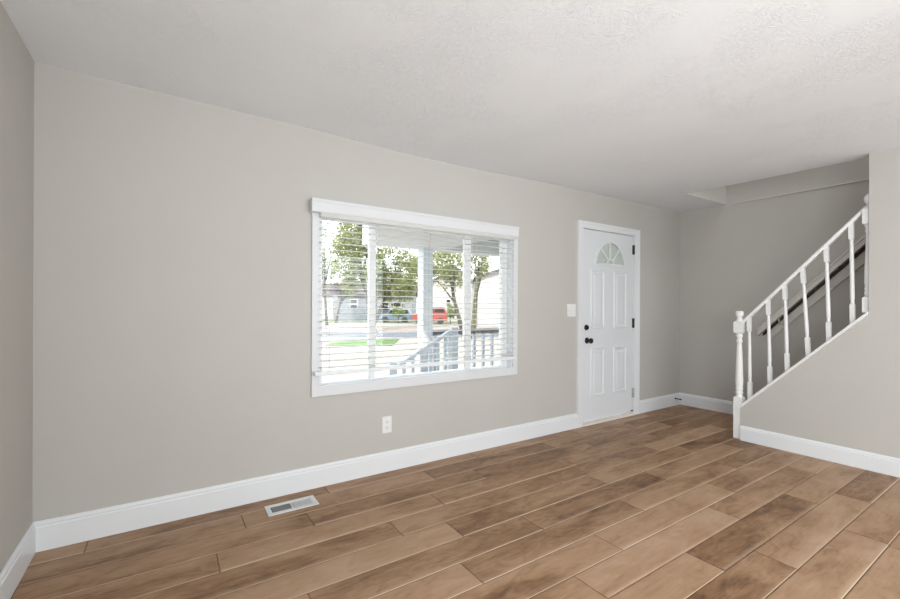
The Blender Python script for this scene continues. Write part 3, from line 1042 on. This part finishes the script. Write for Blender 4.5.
def house(name, label, pxa, pxb, Z, depth, wall_h, roof_h, wall_mat, roof_mat, windows=(), gable=True):
    """house facing the camera between two pixel columns; windows = (u0,u1,z0,z1) along the front"""
    a, b_ = at(pxa, 307, Z), at(pxb, 307, Z)
    a.z = b_.z = GZ
    ex = (b_ - a)
    wd = ex.length
    ex.normalize()
    ey = Vector((-ex.y, ex.x, 0))
    if ey.dot(fw) < 0: ey = -ey
    t = thing(name, label, 'house', a)
    M4 = Matrix((ex, ey, Vector((0, 0, 1)))).transposed().to_4x4()
    M4.translation = a

    def put(mb, nm, mt_, par):
        mb.bm.transform(M4)
        return mb.build(nm, mt_, par)
    if gable:
        body = MB().prism([(0, 0), (wd, 0), (wd, wall_h), (wd / 2, wall_h + roof_h), (0, wall_h)], 1, 0, depth)
        wl = put(body, 'house_walls', wall_mat, t)
        s = roof_h / (wd / 2)
        e = .35
        rfm = MB().prism([(-e, wall_h - e * s), (wd / 2, wall_h + roof_h), (wd + e, wall_h - e * s), (wd + e, wall_h - e * s + .18), (wd / 2, wall_h + roof_h + .2), (-e, wall_h - e * s + .18)], 1, -.4, depth + .4)
    else:
        wl = put(MB().box(0, wd, 0, depth, 0, wall_h), 'house_walls', wall_mat, t)
        rfm = MB().prism([(-.5, wall_h - .15), (depth / 2, wall_h + roof_h), (depth + .5, wall_h - .15), (depth + .5, wall_h), (depth / 2, wall_h + roof_h + .2), (-.5, wall_h)], 0, -.5, wd + .5)
    put(rfm, 'house_roof', roof_mat, t)
    for u0, u1, z0, z1 in windows:
        wn = put(MB().box(u0 - .05, u1 + .05, -.06, 0.02, z0 - .05, z1 + .05), 'window', M_porch, t)
        zm = (z0 + z1) / 2
        put(MB().box(u0, u1, -.08, -.05, z0, zm - .05).box(u0, u1, -.08, -.05, zm + .05, z1), 'pane', M_window_dark, wn)
    return t


house('far_house', 'blue-grey sided house far left with one black window', 338, 366, 50, 8, 3.3, 1.6, M_greyside, M_roofbrown,
      windows=((1.47, 2.26, 1.55, 2.62),), gable=False)
house('far_house', 'white house at far left behind the budding tree', 286, 333, 62, 8, 3.6, 1.6, M_whiteside, M_roofbrown, windows=((2.6, 3.4, 1.2, 2.6),), gable=False)
house('far_house', 'pale grey house behind the parked blue-grey car', 374, 412, 60, 9, 3.4, 2.0, M_paleside, M_roof,
      windows=((1.2, 2.0, 1.3, 2.5), (2.8, 3.8, 1.1, 2.4)), gable=False)
house('far_house', 'white sided house across the street behind the red car', 430, 476, 52, 9, 4.6, 2.2, M_whiteside, M_roof, windows=((2.0, 2.5, 1.9, 2.7),), gable=True)
house('far_house', 'large white sided house at the right edge of the window', 478, 640, 40, 10, 4.6, 2.4, M_whiteside, M_roof, gable=True)


def car(name, label, pxa, pxb, Z, mat, h):
    a, b_ = at(pxa, 307, Z), at(pxb, 307, Z)
    a.z = b_.z = GZ + .02
    ex = b_ - a
    wd = ex.length
    ex.normalize()
    ey = Vector((-ex.y, ex.x, 0))
    if ey.dot(fw) < 0: ey = -ey
    t = thing(name, label, 'car', a)
    M4 = Matrix((ex, ey, Vector((0, 0, 1)))).transposed().to_4x4()
    M4.translation = a
    body = MB().prism([(0, .3), (0, h * .55), (wd * .05, h * .62), (wd * .24, h * .64), (wd * .34, h * .97), (wd * .42, h), (wd * .9, h), (wd * .97, h * .66), (wd, h * .6), (wd, .3)], 1, 0, 1.75)
    body.bm.transform(M4)
    body.build('car_body', mat, t, bevel=.04)
    gls = MB().prism([(wd * .30, h * .68), (wd * .37, h * .93), (wd * .60, h * .93), (wd * .60, h * .68)], 1, -.012, 1.76)
    gls.prism([(wd * .63, h * .68), (wd * .63, h * .93), (wd * .88, h * .93), (wd * .92, h * .68)], 1, -.012, 1.76)
    gls.bm.transform(M4)
    gls.build('side_windows', M_window_dark, t)
    for u in (wd * .19, wd * .80):
        for v in (-.02, 1.57):
            wh_ = MB().lathe([(.18, 0), (.33, .0), (.33, .2), (.18, .2)], (u, v, .33), (0, 1, 0), 16)
            wh_.bm.transform(M4)
            wh_.build('wheel', M_tire, t)
    return t


car('parked_car', 'red car parked across the street, half hidden by the porch post', 412.5, 447.5, 44, M_red, 1.75)
car('parked_car', 'blue-grey car parked across the street left of the porch post', 379, 411, 48, M_bluecar, 1.5)

# ---- trees and bushes


def foliage(center, rad, n, size, rg_, holes=0.0):
    bm = bmesh.new()
    cl_ = []
    while len(cl_) < 46:
        c0 = Vector((rg_.uniform(-1, 1), rg_.uniform(-1, 1), rg_.uniform(-1, 1)))
        if c0.length < 0.92:
            cl_.append((c0, rg_.uniform(.16, .36)))
    k = 0
    while k < n:
        c0, r0 = rg_.choice(cl_)
        p = c0 + Vector((rg_.gauss(0, 1), rg_.gauss(0, 1), rg_.gauss(0, 1))) * r0 * .55
        if p.length > 1.12:
            continue
        k += 1
        q = Vector((center[0] + p.x * rad[0], center[1] + p.y * rad[1], center[2] + p.z * rad[2]))
        s = size * rg_.uniform(.6, 1.3)
        u = Vector((rg_.gauss(0, 1), rg_.gauss(0, 1), rg_.gauss(0, 1))).normalized()
        v = u.orthogonal().normalized()
        v = (Matrix.Rotation(rg_.uniform(0, 6.28), 3, u) @ v)
        t = u.cross(v)
        bm.faces.new([bm.verts.new(q + v * s * .5 * a + t * s * .32 * b_) for a, b_ in ((-1, 0), (0, -1), (1, 0), (0, 1))])
    mb = MB()
    mb.bm.free()
    mb.bm = bm
    return mb


def tree(name, label, px, py, Z, wpx, hpx, n, leaf, mat, bark, trunk_px=None, seed=1, branches=7, cat='tree', tr=.16):
    """crown centred on pixel (px,py) at distance Z, half-size in pixels"""
    rg_ = random.Random(seed)
    c = at(px, py, Z)
    k = Z / F
    rx, rz = wpx * k, hpx * k
    base = at(trunk_px if trunk_px else px, 307, Z)
    base.z = GZ
    t = thing(name, label, cat, base)
    tb = MB()
    top = Vector((c.x, c.y, c.z + rz * .2))
    mid = base.lerp(top, .5) + Vector((rg_.uniform(-.15, .15), rg_.uniform(-.15, .15), 0))
    tb.tube([base, base.lerp(mid, .5), mid, mid.lerp(top, .6), top], tr, 8, tr * .35)
    for i in range(branches):
        a = rg_.uniform(0, 6.28)
        s = mid.lerp(top, rg_.uniform(-.2, .9))
        e_ = Vector((c.x + math.cos(a) * rx * rg_.uniform(.5, 1.0), c.y + math.sin(a) * rx * rg_.uniform(.5, 1), c.z + rz * rg_.uniform(-.4, .8)))
        tb.tube([s, s.lerp(e_, .5) + Vector((0, 0, rg_.uniform(-.1, .25))), e_], tr * .38, 6, tr * .1)
    tb.build('trunk', bark, t)
    foliage(c, (rx, rx, rz), n, leaf, rg_).build('foliage', mat, t)
    return t


tree('leafy_tree', 'tall yellow-green tree in the left window pane before the blue-grey house', 357, 250, 30, 26, 46, 9500, .17, M_leaf, M_bark, trunk_px=374, seed=3)
tree('leafy_tree', 'broad yellow-green tree in the middle window pane left of the porch post', 399, 274, 33, 29, 34, 9500, .18, M_leaf, M_bark, trunk_px=372, seed=4)
tree('leafy_tree', 'loose green tree between the porch post and the right mullion', 449, 268, 26, 23, 22, 3400, .16, M_leaf, M_bark, trunk_px=464, seed=8, branches=10)
tree('leafy_tree', 'mossy-trunked tree in the right window pane before the white house', 479, 264, 24, 12, 16, 1100, .14, M_leaf, M_mossbark, trunk_px=473, seed=11, branches=9, tr=.17)
tree('budding_tree', 'pale budding tree at the far left of the window', 325, 262, 40, 13, 36, 2400, .17, M_paleleaf, M_bark, trunk_px=327, seed=14, branches=9)
tree('purple_tree', 'dark purple-leaved small tree over the blue-grey house roof', 344, 288, 46, 15, 8, 1400, .2, M_purpleleaf, M_bark, trunk_px=336, seed=17, branches=5, cat='tree')
tree('round_bush', 'bright green round bush beside the red car', 451, 311, 42, 6, 7.5, 500, .2, M_bushleaf, M_bark, seed=21, branches=4, cat='bush', tr=.06)
tree('round_bush', 'green bush in front of the pale grey house', 398, 313, 46, 7, 6, 350, .2, M_bushleaf, M_bark, seed=23, branches=4, cat='bush', tr=.06)
